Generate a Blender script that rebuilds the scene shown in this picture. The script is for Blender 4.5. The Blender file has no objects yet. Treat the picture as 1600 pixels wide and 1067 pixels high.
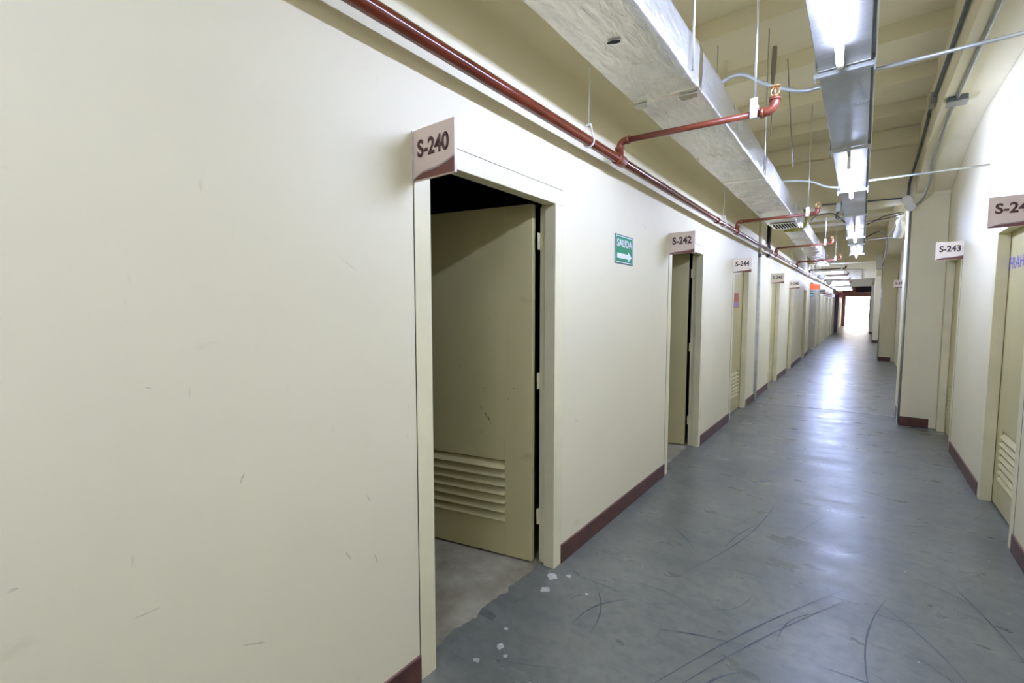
import bpy, bmesh, math, random
from mathutils import Vector, Matrix
random.seed(7)
S = bpy.context.scene
C = S.collection

# ------------------------------------------------------------------ camera
f = 711.0
vp = ((1345.0 - 800) / f, -(483.0 - 533.5) / f, -1.0)
d = Vector(vp).normalized()
up = Vector((1, 0, 0)).cross(d)
if up.y < 0: up = -up
up.normalize()
xr = d.cross(up).normalized()
R = Matrix((xr, d, up))                       # world = R @ camera
cam = bpy.data.objects.new('camera', bpy.data.cameras.new('camera'))
cam.data.sensor_width = 36.0
cam.data.lens = f * 36.0 / 1600.0
cam.data.clip_start = 0.02
cam.data.clip_end = 300
cam.matrix_world = Matrix.Translation((0, 0, 1.45)) @ R.to_4x4()
C.objects.link(cam)
S.camera = cam

# ------------------------------------------------------------------ world, exposure
w = bpy.data.worlds.new('World'); S.world = w
w.use_nodes = True
bg = w.node_tree.nodes['Background']
bg.inputs['Color'].default_value = (1.0, 0.93, 0.93, 1)
bg.inputs['Strength'].default_value = 7.0
S.view_settings.view_transform = 'Standard'
S.view_settings.look = 'None'
S.view_settings.gamma = 1.0
S.view_settings.use_curve_mapping = False
S.view_settings.exposure = 0.0
TUBE = 220.0
TUBE_COL = (0.73, 0.87, 1.50, 1)

# ------------------------------------------------------------------ materials
def newmat(name):
    m = bpy.data.materials.new(name); m.use_nodes = True
    nt = m.node_tree
    return m, nt, nt.nodes['Principled BSDF']

def N(nt, t, **kw):
    n = nt.nodes.new(t)
    for k, v in kw.items():
        if k in n.inputs: n.inputs[k].default_value = v
        else: setattr(n, k, v)
    return n

def ramp(nt, src, a, b, ca=(0, 0, 0, 1), cb=(1, 1, 1, 1)):
    r = nt.nodes.new('ShaderNodeValToRGB')
    r.color_ramp.elements[0].position = a; r.color_ramp.elements[0].color = ca
    r.color_ramp.elements[1].position = b; r.color_ramp.elements[1].color = cb
    nt.links.new(src, r.inputs['Fac'])
    return r.outputs['Color']

def coords(nt, scale=(1, 1, 1), rot=(0, 0, 0)):
    g = nt.nodes.new('ShaderNodeNewGeometry')
    mp = nt.nodes.new('ShaderNodeMapping')
    mp.inputs['Scale'].default_value = scale
    mp.inputs['Rotation'].default_value = rot
    nt.links.new(g.outputs['Position'], mp.inputs['Vector'])
    return mp.outputs['Vector']

def mixc(nt, fac, a, b, mode='MIX'):
    m = nt.nodes.new('ShaderNodeMix'); m.data_type = 'RGBA'; m.blend_type = mode
    for s, v in (('Factor', fac), ('A', a), ('B', b)):
        i = [q for q in m.inputs if q.name == s and (q.type == 'VALUE' if s == 'Factor' else q.type == 'RGBA')][0]
        if hasattr(v, 'is_linked') or hasattr(v, 'links'): nt.links.new(v, i)
        else: i.default_value = v
    return [q for q in m.outputs if q.type == 'RGBA'][0]

def mathn(nt, op, a, b=0.0):
    m = nt.nodes.new('ShaderNodeMath'); m.operation = op
    for i, v in enumerate((a, b)):
        if hasattr(v, 'links'): nt.links.new(v, m.inputs[i])
        else: m.inputs[i].default_value = v
    return m.outputs[0]

def plain(name, col, rough=0.5, metal=0.0, var=0.06, nscale=6.0, bump=0.0, bscale=60.0):
    m, nt, p = newmat(name)
    v = coords(nt)
    n = N(nt, 'ShaderNodeTexNoise', Scale=nscale, Detail=4.0)
    nt.links.new(v, n.inputs['Vector'])
    a = tuple(c * (1 - var) for c in col) + (1,); b = tuple(min(1, c * (1 + var)) for c in col) + (1,)
    c = ramp(nt, n.outputs['Fac'], 0.35, 0.65, a, b)
    nt.links.new(c, p.inputs['Base Color'])
    p.inputs['Roughness'].default_value = rough
    p.inputs['Metallic'].default_value = metal
    if bump:
        n2 = N(nt, 'ShaderNodeTexNoise', Scale=bscale, Detail=3.0); nt.links.new(v, n2.inputs['Vector'])
        bn = N(nt, 'ShaderNodeBump', Strength=bump, Distance=0.004); nt.links.new(n2.outputs['Fac'], bn.inputs['Height'])
        nt.links.new(bn.outputs['Normal'], p.inputs['Normal'])
    return m

def paint_wall(name, col, stain=0.5, rough=0.45):
    m, nt, p = newmat(name)
    v = coords(nt)
    n = N(nt, 'ShaderNodeTexNoise', Scale=1.3, Detail=3.0); nt.links.new(v, n.inputs['Vector'])
    base = ramp(nt, n.outputs['Fac'], 0.3, 0.7, tuple(c * .965 for c in col) + (1,), tuple(c * 1.02 for c in col) + (1,))
    # scattered smudges and rubbed marks
    v2 = coords(nt, (1, 1.0, 2.4), (0.5, 0, 0))
    n2 = N(nt, 'ShaderNodeTexNoise', Scale=3.1, Detail=4.0, Roughness=0.55); nt.links.new(v2, n2.inputs['Vector'])
    s = ramp(nt, n2.outputs['Fac'], 0.68, 0.80)
    sm = mathn(nt, 'MULTIPLY', s, stain)
    dirt = tuple(c * k for c, k in zip(col, (.66, .62, .58))) + (1,)
    c1 = mixc(nt, sm, base, dirt)
    v3 = coords(nt, (1, 5.0, 1.2), (0.9, 0, 0))
    n3 = N(nt, 'ShaderNodeTexNoise', Scale=9.0, Detail=2.0); nt.links.new(v3, n3.inputs['Vector'])
    s3 = mathn(nt, 'MULTIPLY', ramp(nt, n3.outputs['Fac'], 0.74, 0.80), stain * .6)
    c2 = mixc(nt, s3, c1, dirt)
    nt.links.new(c2, p.inputs['Base Color'])
    p.inputs['Roughness'].default_value = rough
    n4 = N(nt, 'ShaderNodeTexNoise', Scale=7.0, Detail=5.0); nt.links.new(v, n4.inputs['Vector'])
    bn = N(nt, 'ShaderNodeBump', Strength=0.25, Distance=0.006); nt.links.new(n4.outputs['Fac'], bn.inputs['Height'])
    nt.links.new(bn.outputs['Normal'], p.inputs['Normal'])
    return m

def foil(name, col, rough, wr=1.0, streak=(3, 1, 3), metal=1.0):
    m, nt, p = newmat(name)
    v = coords(nt, streak, (0, 0, 0.5))
    n = N(nt, 'ShaderNodeTexNoise', Scale=6.0, Detail=8.0, Roughness=0.65, Distortion=0.8); nt.links.new(v, n.inputs['Vector'])
    v2 = coords(nt)
    n2 = N(nt, 'ShaderNodeTexNoise', Scale=2.2, Detail=3.0); nt.links.new(v2, n2.inputs['Vector'])
    h = mathn(nt, 'ADD', mathn(nt, 'MULTIPLY', n.outputs['Fac'], 0.32), mathn(nt, 'MULTIPLY', n2.outputs['Fac'], 1.3))
    bn = N(nt, 'ShaderNodeBump', Strength=0.5 * wr, Distance=0.035); nt.links.new(h, bn.inputs['Height'])
    nt.links.new(bn.outputs['Normal'], p.inputs['Normal'])
    c = ramp(nt, n.outputs['Fac'], 0.3, 0.7, tuple(q * .86 for q in col) + (1,), col + (1,))
    nt.links.new(c, p.inputs['Base Color'])
    r = ramp(nt, n2.outputs['Fac'], 0.3, 0.7, (rough * .75,) * 3 + (1,), (min(1, rough * 1.3),) * 3 + (1,))
    nt.links.new(r, p.inputs['Roughness'])
    p.inputs['Metallic'].default_value = metal
    return m

def floor_mat():
    m, nt, p = newmat('worn_grey_floor_paint')
    v = coords(nt)
    n = N(nt, 'ShaderNodeTexNoise', Scale=1.6, Detail=6.0, Roughness=0.6); nt.links.new(v, n.inputs['Vector'])
    paint = ramp(nt, n.outputs['Fac'], 0.3, 0.7, (0.120, 0.128, 0.102, 1), (0.212, 0.214, 0.160, 1))
    # rubbed streaks in several directions
    col = paint
    for i, (rot, sc, lo, hi, k, dc) in enumerate((
            (0.35, (1.5, 30, 1), .56, .86, .4, (0.06, 0.066, 0.06, 1)),
            (1.35, (1.8, 36, 1), .56, .86, .4, (0.06, 0.066, 0.068, 1)),
            (2.5, (1.5, 32, 1), .56, .86, .35, (0.07, 0.075, 0.075, 1)),
            (0.9, (2.0, 3, 1), .50, .80, .35, (0.20, 0.20, 0.17, 1)),
            (0.0, (7.0, 7.0, 1), .46, .80, .5, (0.07, 0.075, 0.065, 1)))):
        vv = coords(nt, sc, (0, 0, rot))
        q = N(nt, 'ShaderNodeTexNoise', Scale=1.9 if i < 3 else 2.6, Detail=5.0, Roughness=0.55, Distortion=0.25)
        nt.links.new(vv, q.inputs['Vector'])
        col = mixc(nt, mathn(nt, 'MULTIPLY', ramp(nt, q.outputs['Fac'], lo, hi), k), col, dc)
    # small pale chips
    vo = N(nt, 'ShaderNodeTexNoise', Scale=55.0, Detail=3.0); nt.links.new(v, vo.inputs['Vector'])
    col = mixc(nt, mathn(nt, 'MULTIPLY', ramp(nt, vo.outputs['Fac'], .745, .77), .55), col, (0.36, 0.35, 0.30, 1))
    # bare concrete beyond the thresholds on the left
    cn = N(nt, 'ShaderNodeTexNoise', Scale=4.0, Detail=7.0, Roughness=0.65); nt.links.new(v, cn.inputs['Vector'])
    conc = ramp(nt, cn.outputs['Fac'], 0.32, 0.72, (0.20, 0.17, 0.095, 1), (0.42, 0.38, 0.26, 1))
    sx = nt.nodes.new('ShaderNodeSeparateXYZ')
    g = nt.nodes.new('ShaderNodeNewGeometry'); nt.links.new(g.outputs['Position'], sx.inputs[0])
    en = N(nt, 'ShaderNodeTexNoise', Scale=14.0, Detail=4.0); nt.links.new(v, en.inputs['Vector'])
    edge = mathn(nt, 'ADD', sx.outputs['X'], mathn(nt, 'MULTIPLY', en.outputs['Fac'], 0.11))
    mask = mathn(nt, 'LESS_THAN', edge, -1.335)
    # chalky worn patch at the edge of the paint
    c3 = mixc(nt, mask, col, conc)
    nt.links.new(c3, p.inputs['Base Color'])
    rn = N(nt, 'ShaderNodeTexNoise', Scale=2.4, Detail=6.0, Roughness=0.6); nt.links.new(coords(nt, (1, 2.5, 1)), rn.inputs['Vector'])
    rr = ramp(nt, rn.outputs['Fac'], 0.3, 0.7, (0.24,) * 3 + (1,), (0.42,) * 3 + (1,))
    r2 = mixc(nt, mask, rr, (0.85, 0.85, 0.85, 1))
    nt.links.new(r2, p.inputs['Roughness'])
    p.inputs['Specular IOR Level'].default_value = 0.55
    b1 = N(nt, 'ShaderNodeTexNoise', Scale=5.0, Detail=6.0); nt.links.new(v, b1.inputs['Vector'])
    bn = N(nt, 'ShaderNodeBump', Strength=0.18, Distance=0.004); nt.links.new(b1.outputs['Fac'], bn.inputs['Height'])
    nt.links.new(bn.outputs['Normal'], p.inputs['Normal'])
    return m

M = dict(
    wall=paint_wall('cream_wall_paint', (0.81, 0.735, 0.485), .45, .55),
    ceil=paint_wall('cream_concrete_paint', (0.87, 0.79, 0.54), .35, .7),
    floor=floor_mat(),
    base=plain('maroon_baseboard', (0.092, 0.034, 0.020), .45, 0, .25, 14),
    basetop=plain('maroon_baseboard_edge', (0.22, 0.11, 0.09), .5),
    frame=plain('cream_enamel_frame', (0.79, 0.72, 0.44), .4, 0, .05, 5),
    leaf=paint_wall('cream_enamel_leaf', (0.57, 0.495, 0.235), .8, .35),
    dark=plain('painted_dark_and_cracks', (0.05, 0.045, 0.035), .8),  # near-black standing in for unlit rooms; also used for cracks and scratches
    room=plain('unpainted_room_wall', (0.30, 0.27, 0.19), .8),
    black=plain('gap_shade_black', (0.01, 0.01, 0.01), .8),  # flat black in place of the shade inside openings
    foil=foil('wrinkled_foil', (0.94, 0.92, 0.82), .25, 1.15, (6, 1.6, 6), .82),
    foil_tape=foil('foil_tape', (0.95, 0.93, 0.84), .22, .6),
    galv=foil('galvanised_sheet', (0.64, 0.64, 0.52), .34, .25, (1, 1, 1)),
    wrap=foil('bright_foil_wrap', (0.46, 0.44, 0.36), .36, .8, (1.5, 8, 1)),
    steel=plain('zinc_steel', (0.66, 0.67, 0.60), .3, .9, .1, 20),
    conduit=plain('grey_conduit', (0.46, 0.47, 0.42), .4, .6, .12, 9),
    palegalv=plain('pale_galvanised', (0.80, 0.80, 0.70), .35, .0, .1, 9),
    darkcon=plain('dark_grey_conduit', (0.13, 0.15, 0.17), .45, .4, .2, 9),
    red=plain('red_oxide_pipe_paint', (0.125, 0.021, 0.007), .13, 0, .2, 5, .06, 40),
    redbr=plain('brick_red_branch_paint', (0.175, 0.042, 0.018), .3, 0, .12, 8),
    brass=plain('brass', (0.75, 0.42, 0.16), .3, .8, .1, 30),
    whitep=plain('white_plastic', (0.8, 0.78, 0.68), .35, 0, .03),
    sign=plain('sign_board_beige', (0.72, 0.575, 0.45), .25, 0, .02),
    signw=plain('sign_board_cream', (0.82, 0.71, 0.55), .25, 0, .02),
    signb=plain('sign_board_tan', (0.58, 0.50, 0.34), .3, 0, .02),
    signtxt=plain('sign_lettering_brown', (0.085, 0.030, 0.024), .35),
    signdk=plain('sign_lettering_dark', (0.055, 0.035, 0.035), .35),
    signband=plain('sign_band_brown', (0.16, 0.055, 0.035), .35),
    signgrey=plain('sign_band_grey', (0.33, 0.27, 0.26), .35),
    green=plain('exit_green', (0.0, 0.235, 0.085), .6, 0, .05),
    greendk=plain('exit_green_edge', (0.02, 0.12, 0.08), .4),
    white=plain('white_lettering', (0.85, 0.86, 0.87), .35, 0, .02),
    orange=plain('orange_sign', (0.95, 0.13, 0.02), .4, 0, .05),
    bluetx=plain('blue_marker', (0.16, 0.12, 0.50), .5),
    redpaper=plain('red_paper', (0.62, 0.12, 0.06), .6, 0, .1, 30),
    bluepaper=plain('blue_paper', (0.28, 0.27, 0.45), .6),
    yellow=plain('yellow_sealant', (0.50, 0.46, 0.08), .5, 0, .2, 20),
    blackm=plain('black_steel', (0.02, 0.018, 0.02), .4, .3),
    greydoor=plain('grey_metal_door', (0.55, 0.50, 0.36), .4, 0, .05),
    smudge=plain('hand_grime', (0.62, 0.56, 0.365), .6, 0, .2, 30),
    scuff=plain('scuff_rubber', (0.075, 0.085, 0.09), .55, 0, .3, 12),
    chip=plain('chipped_paint', (0.50, 0.47, 0.38), .8, 0, .2, 12),
    ochre=plain('ochre_paint_spot', (0.36, 0.30, 0.12), .6, 0, .1, 20),
    joint=plain('joint_sealant', (0.42, 0.43, 0.42), .35, .3, .2, 14),
    lilac=plain('dusty_violet_paint', (0.16, 0.09, 0.12), .6),
    pinkp=plain('pale_pink_door_paint', (0.70, 0.50, 0.44), .5),
    panel=plain('white_panel', (0.68, 0.62, 0.48), .6, 0, .03),
    outside=plain('outdoor_paving', (0.70, 0.62, 0.60), .8),
)
def emis(name, col, st):
    m, nt, p = newmat(name)
    p.inputs['Base Color'].default_value = (1, 1, 1, 1)
    p.inputs['Emission Color'].default_value = col
    p.inputs['Emission Strength'].default_value = st
    return m
M['tube'] = emis('lit_fluorescent_glass', TUBE_COL, TUBE)

# ------------------------------------------------------------------ mesh builder
class MB:
    def __init__(s, bev=0.0): s.bm = bmesh.new(); s.bev = bev
    def box(s, a, b, mat=None):
        x0, y0, z0 = (min(p, q) for p, q in zip(a, b)); x1, y1, z1 = (max(p, q) for p, q in zip(a, b))
        vs = [s.bm.verts.new(((x0, x1)[i & 1], (y0, y1)[(i >> 1) & 1], (z0, z1)[(i >> 2) & 1])) for i in range(8)]
        if mat is not None:
            for v in vs: v.co = mat @ v.co
        for q in ((0, 2, 3, 1), (4, 5, 7, 6), (0, 1, 5, 4), (2, 6, 7, 3), (0, 4, 6, 2), (1, 3, 7, 5)):
            s.bm.faces.new([vs[i] for i in q])
        return s
    def prism(s, pts, fn, t0, t1):
        """pts 2D polygon, fn(u,v,t)->xyz"""
        a = [s.bm.verts.new(fn(u, v, t0)) for u, v in pts]; b = [s.bm.verts.new(fn(u, v, t1)) for u, v in pts]
        n = len(pts)
        s.bm.faces.new(a); s.bm.faces.new(b[::-1])
        for i in range(n): s.bm.faces.new((a[i], b[i], b[(i + 1) % n], a[(i + 1) % n]))
        return s
    def tube(s, path, r, n=12, cap=True):
        P = [Vector(p) for p in path]; rs = r if isinstance(r, (list, tuple)) else [r] * len(P)
        rings = []; nx = None
        for i, p in enumerate(P):
            t = ((P[min(i + 1, len(P) - 1)] - P[max(i - 1, 0)])).normalized()
            if nx is None:
                a = Vector((0, 0, 1)) if abs(t.z) < .9 else Vector((1, 0, 0))
                nx = t.cross(a).normalized()
            else: nx = (nx - t * nx.dot(t)).normalized()
            ny = t.cross(nx)
            rings.append([s.bm.verts.new(p + (nx * math.cos(k * 2 * math.pi / n) + ny * math.sin(k * 2 * math.pi / n)) * rs[i]) for k in range(n)])
        for a, b in zip(rings, rings[1:]):
            for k in range(n):
                fc = s.bm.faces.new((a[k], a[(k + 1) % n], b[(k + 1) % n], b[k])); fc.smooth = True
        if cap: s.bm.faces.new(rings[0][::-1]); s.bm.faces.new(rings[-1])
        return s
    def build(s, name, mat, parent=None, world=None):
        bmesh.ops.recalc_face_normals(s.bm, faces=s.bm.faces)
        me = bpy.data.meshes.new(name); s.bm.to_mesh(me); s.bm.free()
        me.materials.append(M[mat] if isinstance(mat, str) else mat)
        o = bpy.data.objects.new(name, me); C.objects.link(o)
        if parent is not None: o.parent = parent; PAR.append((o, parent))
        if s.bev:
            b = o.modifiers.new('bevel', 'BEVEL'); b.width = s.bev; b.segments = 2; b.limit_method = 'ANGLE'
        return o
PAR = []
def empty(name, loc, rot=None):
    o = bpy.data.objects.new(name, None); C.objects.link(o); o.location = loc
    o.empty_display_size = .1
    if rot: o.rotation_euler = rot
    return o
def tag(o, label=None, cat=None, group=None, kind=None):
    if label: o['label'] = label
    if cat: o['category'] = cat
    if group: o['group'] = group
    if kind: o['kind'] = kind
    return o
def finish_parent():
    # parts were modelled in world coordinates: keep them where they are under their parent
    bpy.context.view_layer.update()
    kids = {o for o, p in PAR}
    for o, p in PAR:
        o.matrix_parent_inverse = Matrix.Identity(4) if p in kids else p.matrix_world.inverted()

def arc(c, r, a0, a1, fn, n=7):
    return [fn(c[0] + r * math.cos(a0 + (a1 - a0) * i / n), c[1] + r * math.sin(a0 + (a1 - a0) * i / n)) for i in range(n + 1)]

def text(body, w_, h_, fn, mat, name, parent, bold=0.0, thick=0.0012):
    """lettering fitted to w_ x h_; fn(u,v,t) places it (u right, v up, t out)"""
    cu = bpy.data.curves.new('t', 'FONT'); cu.body = body; cu.offset = bold; cu.resolution_u = 4
    to = bpy.data.objects.new('t', cu); C.objects.link(to)
    dg = bpy.context.evaluated_depsgraph_get(); dg.update()
    me = bpy.data.meshes.new_from_object(to.evaluated_get(dg))
    bpy.data.objects.remove(to)
    me.name = name
    bm = bmesh.new(); bm.from_mesh(me)
    bmesh.ops.dissolve_limit(bm, angle_limit=.01, verts=bm.verts, edges=bm.edges)
    xs = [v.co.x for v in bm.verts]; ys = [v.co.y for v in bm.verts]
    x0, x1, y0, y1 = min(xs), max(xs), min(ys), max(ys)
    ret = bmesh.ops.extrude_face_region(bm, geom=bm.faces[:])
    for v in [g for g in ret['geom'] if isinstance(g, bmesh.types.BMVert)]: v.co.z = 1
    for v in bm.verts:
        v.co = Vector(fn((v.co.x - x0) / (x1 - x0) * w_, (v.co.y - y0) / (y1 - y0) * h_, (v.co.z > .5) * thick))
    bmesh.ops.recalc_face_normals(bm, faces=bm.faces)
    bm.to_mesh(me); bm.free()
    me.materials.clear(); me.materials.append(M[mat])
    o = bpy.data.objects.new(name, me); C.objects.link(o)
    o.parent = parent; PAR.append((o, parent))
    return o

# ------------------------------------------------------------------ the setting
XL, XR = -1.305, 0.782
YB, YE = -5.0, 48.0
ZC = 3.75
WT = 0.11
# door table: near outer, far outer
LD = [(1.12, 2.16), (3.885, 5.0), (6.32, 7.40), (9.42, 10.58), (11.94, 12.95), (15.2, 16.2),
      (21.2, 22.2), (23.6, 24.6), (26.2, 27.2), (28.6, 29.6), (31.0, 32.0), (33.4, 34.4), (37.6, 38.6), (40, 41), (42.4, 43.4), (44.8, 45.8)]
RD = [(3.91, 4.935), (6.34, 7.385), (9.4, 10.4), (12.1, 13.1)]
GY = [7.42, 16.4, 25.2, 34.2]

def floor_obj():
    m = MB(); m.box((-5.2, YB - .1, -.12), (2.0, YE + .6, 0))
    fl = m.build('floor', 'floor'); tag(fl, 'grey-blue painted concrete corridor floor, scuffed and glossy', 'floor', kind='structure')
    # long tyre scuffs and drag marks lying on the paint
    def strip(mb, pts, wd):
        P = [Vector((x, y, 0)) for x, y in pts]; L = []
        for i, p in enumerate(P):
            t = (P[min(i + 1, len(P) - 1)] - P[max(i - 1, 0)]).normalized(); q = Vector((-t.y, t.x, 0))
            k = math.sin(math.pi * (i + .35) / (len(P) - .3)) * wd * random.uniform(.6, 1.1) / 2
            L.append((mb.bm.verts.new(p + q * k + Vector((0, 0, .0009))), mb.bm.verts.new(p - q * k + Vector((0, 0, .0009)))))
        for a, b in zip(L, L[1:]): mb.bm.faces.new((a[0], a[1], b[1], b[0]))
    m = MB()
    def curve(x0, y0, x1, y1, bend, wd, n=14):
        dx, dy = x1 - x0, y1 - y0
        pts = [(x0 + dx * i / n - dy * bend * math.sin(math.pi * i / n), y0 + dy * i / n + dx * bend * math.sin(math.pi * i / n)) for i in range(n + 1)]
        strip(m, pts, wd)
    for a in ((-.62, 1.55, .0, 2.85, .02, .010), (-.58, 1.5, .04, 2.8, .02, .007), (-.75, 2.4, -.44, 3.9, -.05, .009),
              (-.45, 1.6, -.3, 1.95, .1, .010), (-.9, 1.35, -.05, 1.62, .12, .010), (.10, 2.0, .17, 2.9, .06, .010),
              (-.2, 1.75, .35, 2.0, -.15, .008), (.2, 2.5, .6, 1.9, .1, .008), (.05, 2.9, .45, 2.2, .08, .007),
              (-1.0, 1.75, -.85, 2.1, .12, .010), (-1.05, 2.1, -.9, 1.75, .1, .008), (-.7, 1.95, -.3, 2.1, .04, .007),
              (-.95, 3.0, -.75, 2.8, .05, .012), (-.6, 2.9, -.48, 3.4, .04, .008), (-.35, 3.0, -.1, 3.9, .02, .005),
              (.25, 3.2, .55, 3.0, .1, .006), (.42, 3.3, .62, 2.6, .02, .008), (-.1, 2.15, .4, 2.12, .06, .007),
              (-.8, 1.25, -.3, 1.3, .1, .008), (.0, 1.55, .12, 1.9, -.1, .010), (.15, 1.7, .3, 1.82, -.3, .014)):
        curve(*a)
    for i in range(60):
        x = random.uniform(-1.15, .65); y = random.uniform(1.2, 6.5); a = random.uniform(0, math.pi); l = random.uniform(.06, .4)
        curve(x, y, x + l * math.cos(a), y + l * math.sin(a), random.uniform(-.15, .15), random.uniform(.002, .006), 8)
    o = m.build('scuff_marks', 'scuff', fl); tag(o, 'dark rubber drag marks', kind='stuff')
    m = MB()
    def blob(m, x, y, r, z=.0008):
        n = 12; vs = [m.bm.verts.new((x + r * random.uniform(.45, 1.1) * math.cos(k * 2 * math.pi / n), y + r * random.uniform(.45, 1.1) * math.sin(k * 2 * math.pi / n), z)) for k in range(n)]
        m.bm.faces.new(vs)
    for x, y, r in ((-1.17, 1.45, .022), (-1.2, 1.33, .018), (-1.12, 1.42, .012), (-1.22, 1.55, .012), (-1.24, 1.9, .03), (-1.27, 2.02, .035),
                    (-1.2, 2.08, .018), (-1.05, 2.0, .012), (.42, 1.75, .012), (.5, 1.83, .014), (.36, 1.95, .008)):
        blob(m, x, y, r)
    for i in range(40): blob(m, random.uniform(-1.25, .7), random.uniform(1.2, 5), random.uniform(.002, .006))
    o = m.build('paint_chips', 'chip', fl); tag(o, 'pale chips in the floor paint', kind='stuff')
    m = MB(); blob(m, -.52, 1.46, .028); blob(m, -.47, 1.44, .016); blob(m, -.75, 1.36, .014); blob(m, -.7, 1.37, .01); blob(m, -.62, 1.5, .012)
    o = m.build('paint_spots', 'ochre', fl); tag(o, 'ochre paint drops', kind='stuff')
    m = MB(); m.box((XL, 7.93, 0), (.44, 7.965, .004)); m.build('joint_strip', 'joint', fl)
    return fl
floor_obj()

SMUDGES = [(0.077, 0.896, 0.094, 0.898, 0.012), (0.311, 1.27, 0.323, 1.266, 0.008), (0.502, 0.979, 0.516, 1.01, 0.007), (0.262, 0.736, 0.319, 0.736, 0.006), (0.494, 0.531, 0.552, 0.505, 0.01), (0.893, 0.825, 0.909, 0.79, 0.006), (0.809, 1.619, 0.883, 1.569, 0.003), (2.312, 0.806, 2.359, 0.778, 0.008), (0.92, 0.603, 0.932, 0.563, 0.01), (0.81, 0.658, 0.828, 0.624, 0.012)]
def wall_side(name, X, s, doors, y0, y1, gaps_h=2.045, extra=()):
    """s=-1 left (room towards -X), +1 right"""
    m = MB(); ys = y0
    for a, b in doors:
        m.box((X, ys, 0), (X + s * WT, a + .04, ZC + .25))
        m.box((X, a + .04, gaps_h), (X + s * WT, b - .04, ZC + .25))
        ys = b - .04
    m.box((X, ys, 0), (X + s * WT, y1, ZC + .25))
    return m.build(name, 'wall')
m = MB(); ys = YB
for a, b in LD:
    if a > 18 and ys < 18:
        m.box((XL, ys, 0), (XL - WT, 17.3, ZC + .25)); m.box((XL, 17.3, 2.32), (XL - WT, 19.3, ZC + .25)); ys = 19.3
    m.box((XL, ys, 0), (XL - WT, a + .04, ZC + .25)); m.box((XL, a + .04, 2.045), (XL - WT, b - .04, ZC + .25)); ys = b - .04
m.box((XL, ys, 0), (XL - WT, YE, ZC + .25))
m.box((XL - WT, 17.2, 0), (XL - 1.2, 17.3, 2.6)); m.box((XL - WT, 19.2, 0), (XL - 1.2, 19.3, 2.6)); m.box((XL - 1.2, 17.2, 0), (XL - 1.3, 19.3, 2.6))
m.box((XL - WT, 17.2, 2.6), (XL - 1.3, 19.3, 2.7))
wl = m.build('wall_left', 'wall'); tag(wl, 'long cream wall with a row of doors on the left', 'wall', kind='structure')
wr = wall_side('wall_right', XR, 1, RD, YB, YE); tag(wr, 'cream wall with recessed doors on the right', 'wall', kind='structure')
# backs of closed doors are covered by the rooms behind
m = MB(); m.box((XL, YB - .12, 0), (XR, YB, ZC + .25)); tag(m.build('wall_back', 'wall'), 'cream wall closing the corridor behind the viewer', 'wall', kind='structure')
m = MB()
m.box((-5.2, YE, 0), (-1.05, YE + .2, ZC + .25)); m.box((.55, YE, 0), (2.0, YE + .2, ZC + .25)); m.box((-1.05, YE, 2.5), (.55, YE + .2, ZC + .25))
tag(m.build('wall_end', 'lilac'), 'dark end wall around the bright open doorway', 'wall', kind='structure')
m = MB(); m.box((-8, YE + .6, -.2), (8, YE + 40, -.02)); tag(m.build('ground', 'outside'), 'bright paving outside the open doorway at the far end', 'ground', kind='structure')

# rubbed smudges low on the near wall
def smudge(m, y0, z0, y1, z1, wd):
    n = 9; a = Vector((0, y0, z0)); b = Vector((0, y1, z1)); t = (b - a).normalized(); q = Vector((0, -t.z, t.y)); up_ = []; dn_ = []
    for i in range(n + 1):
        p = a + (b - a) * i / n; k = wd * math.sin(math.pi * (i + .2) / (n + .4)) * random.uniform(.5, 1.0) / 2
        up_.append(p + q * k); dn_.append(p - q * k * random.uniform(.5, 1))
    m.bm.faces.new([m.bm.verts.new((XL + .0007, p.y, p.z)) for p in up_ + dn_[::-1]])
m = MB()
for a in SMUDGES: smudge(m, *a)
tag(m.build('smudge_marks', 'smudge', wl), 'brownish rubbed smudges', kind='stuff')

# storerooms behind the open doors, unlit darkness put into the wall colour
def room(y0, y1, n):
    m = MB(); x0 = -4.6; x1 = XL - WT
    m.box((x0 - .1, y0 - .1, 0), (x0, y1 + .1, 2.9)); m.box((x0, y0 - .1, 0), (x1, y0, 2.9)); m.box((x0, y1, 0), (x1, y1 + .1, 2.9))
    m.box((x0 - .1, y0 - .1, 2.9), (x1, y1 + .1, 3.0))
    tag(m.build('wall_storeroom', 'dark'), ('storeroom coloured dark to look unlit, seen through the nearest open doorway', 'storeroom coloured dark to look unlit, seen through the second open doorway')[n], 'wall', kind='structure')
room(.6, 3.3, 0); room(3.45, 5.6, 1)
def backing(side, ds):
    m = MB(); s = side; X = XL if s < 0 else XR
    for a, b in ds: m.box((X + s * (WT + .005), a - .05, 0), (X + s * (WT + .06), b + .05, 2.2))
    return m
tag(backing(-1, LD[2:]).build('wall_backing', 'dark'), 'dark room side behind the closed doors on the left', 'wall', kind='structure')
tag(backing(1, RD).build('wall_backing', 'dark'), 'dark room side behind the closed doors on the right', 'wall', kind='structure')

# ceiling with transverse ribs
m = MB(); m.box((-5.2, YB - .1, ZC), (2.0, YE + .3, ZC + .2))
k = -9
y = 4.92 - 10 * .93
while y < YE:
    if not any(g - .55 < y < g + .95 for g in GY):
        m.prism([(y, ZC + .01), (y + .02, ZC - .13), (y + .50, ZC - .13), (y + .60, ZC + .01)], lambda u, v, t: (t, u, v), XL + .001, .47)
    y += .93
tag(m.build('ceiling', 'ceil'), 'high cream concrete ceiling with shallow crosswise ribs', 'ceiling', kind='structure')
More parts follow.
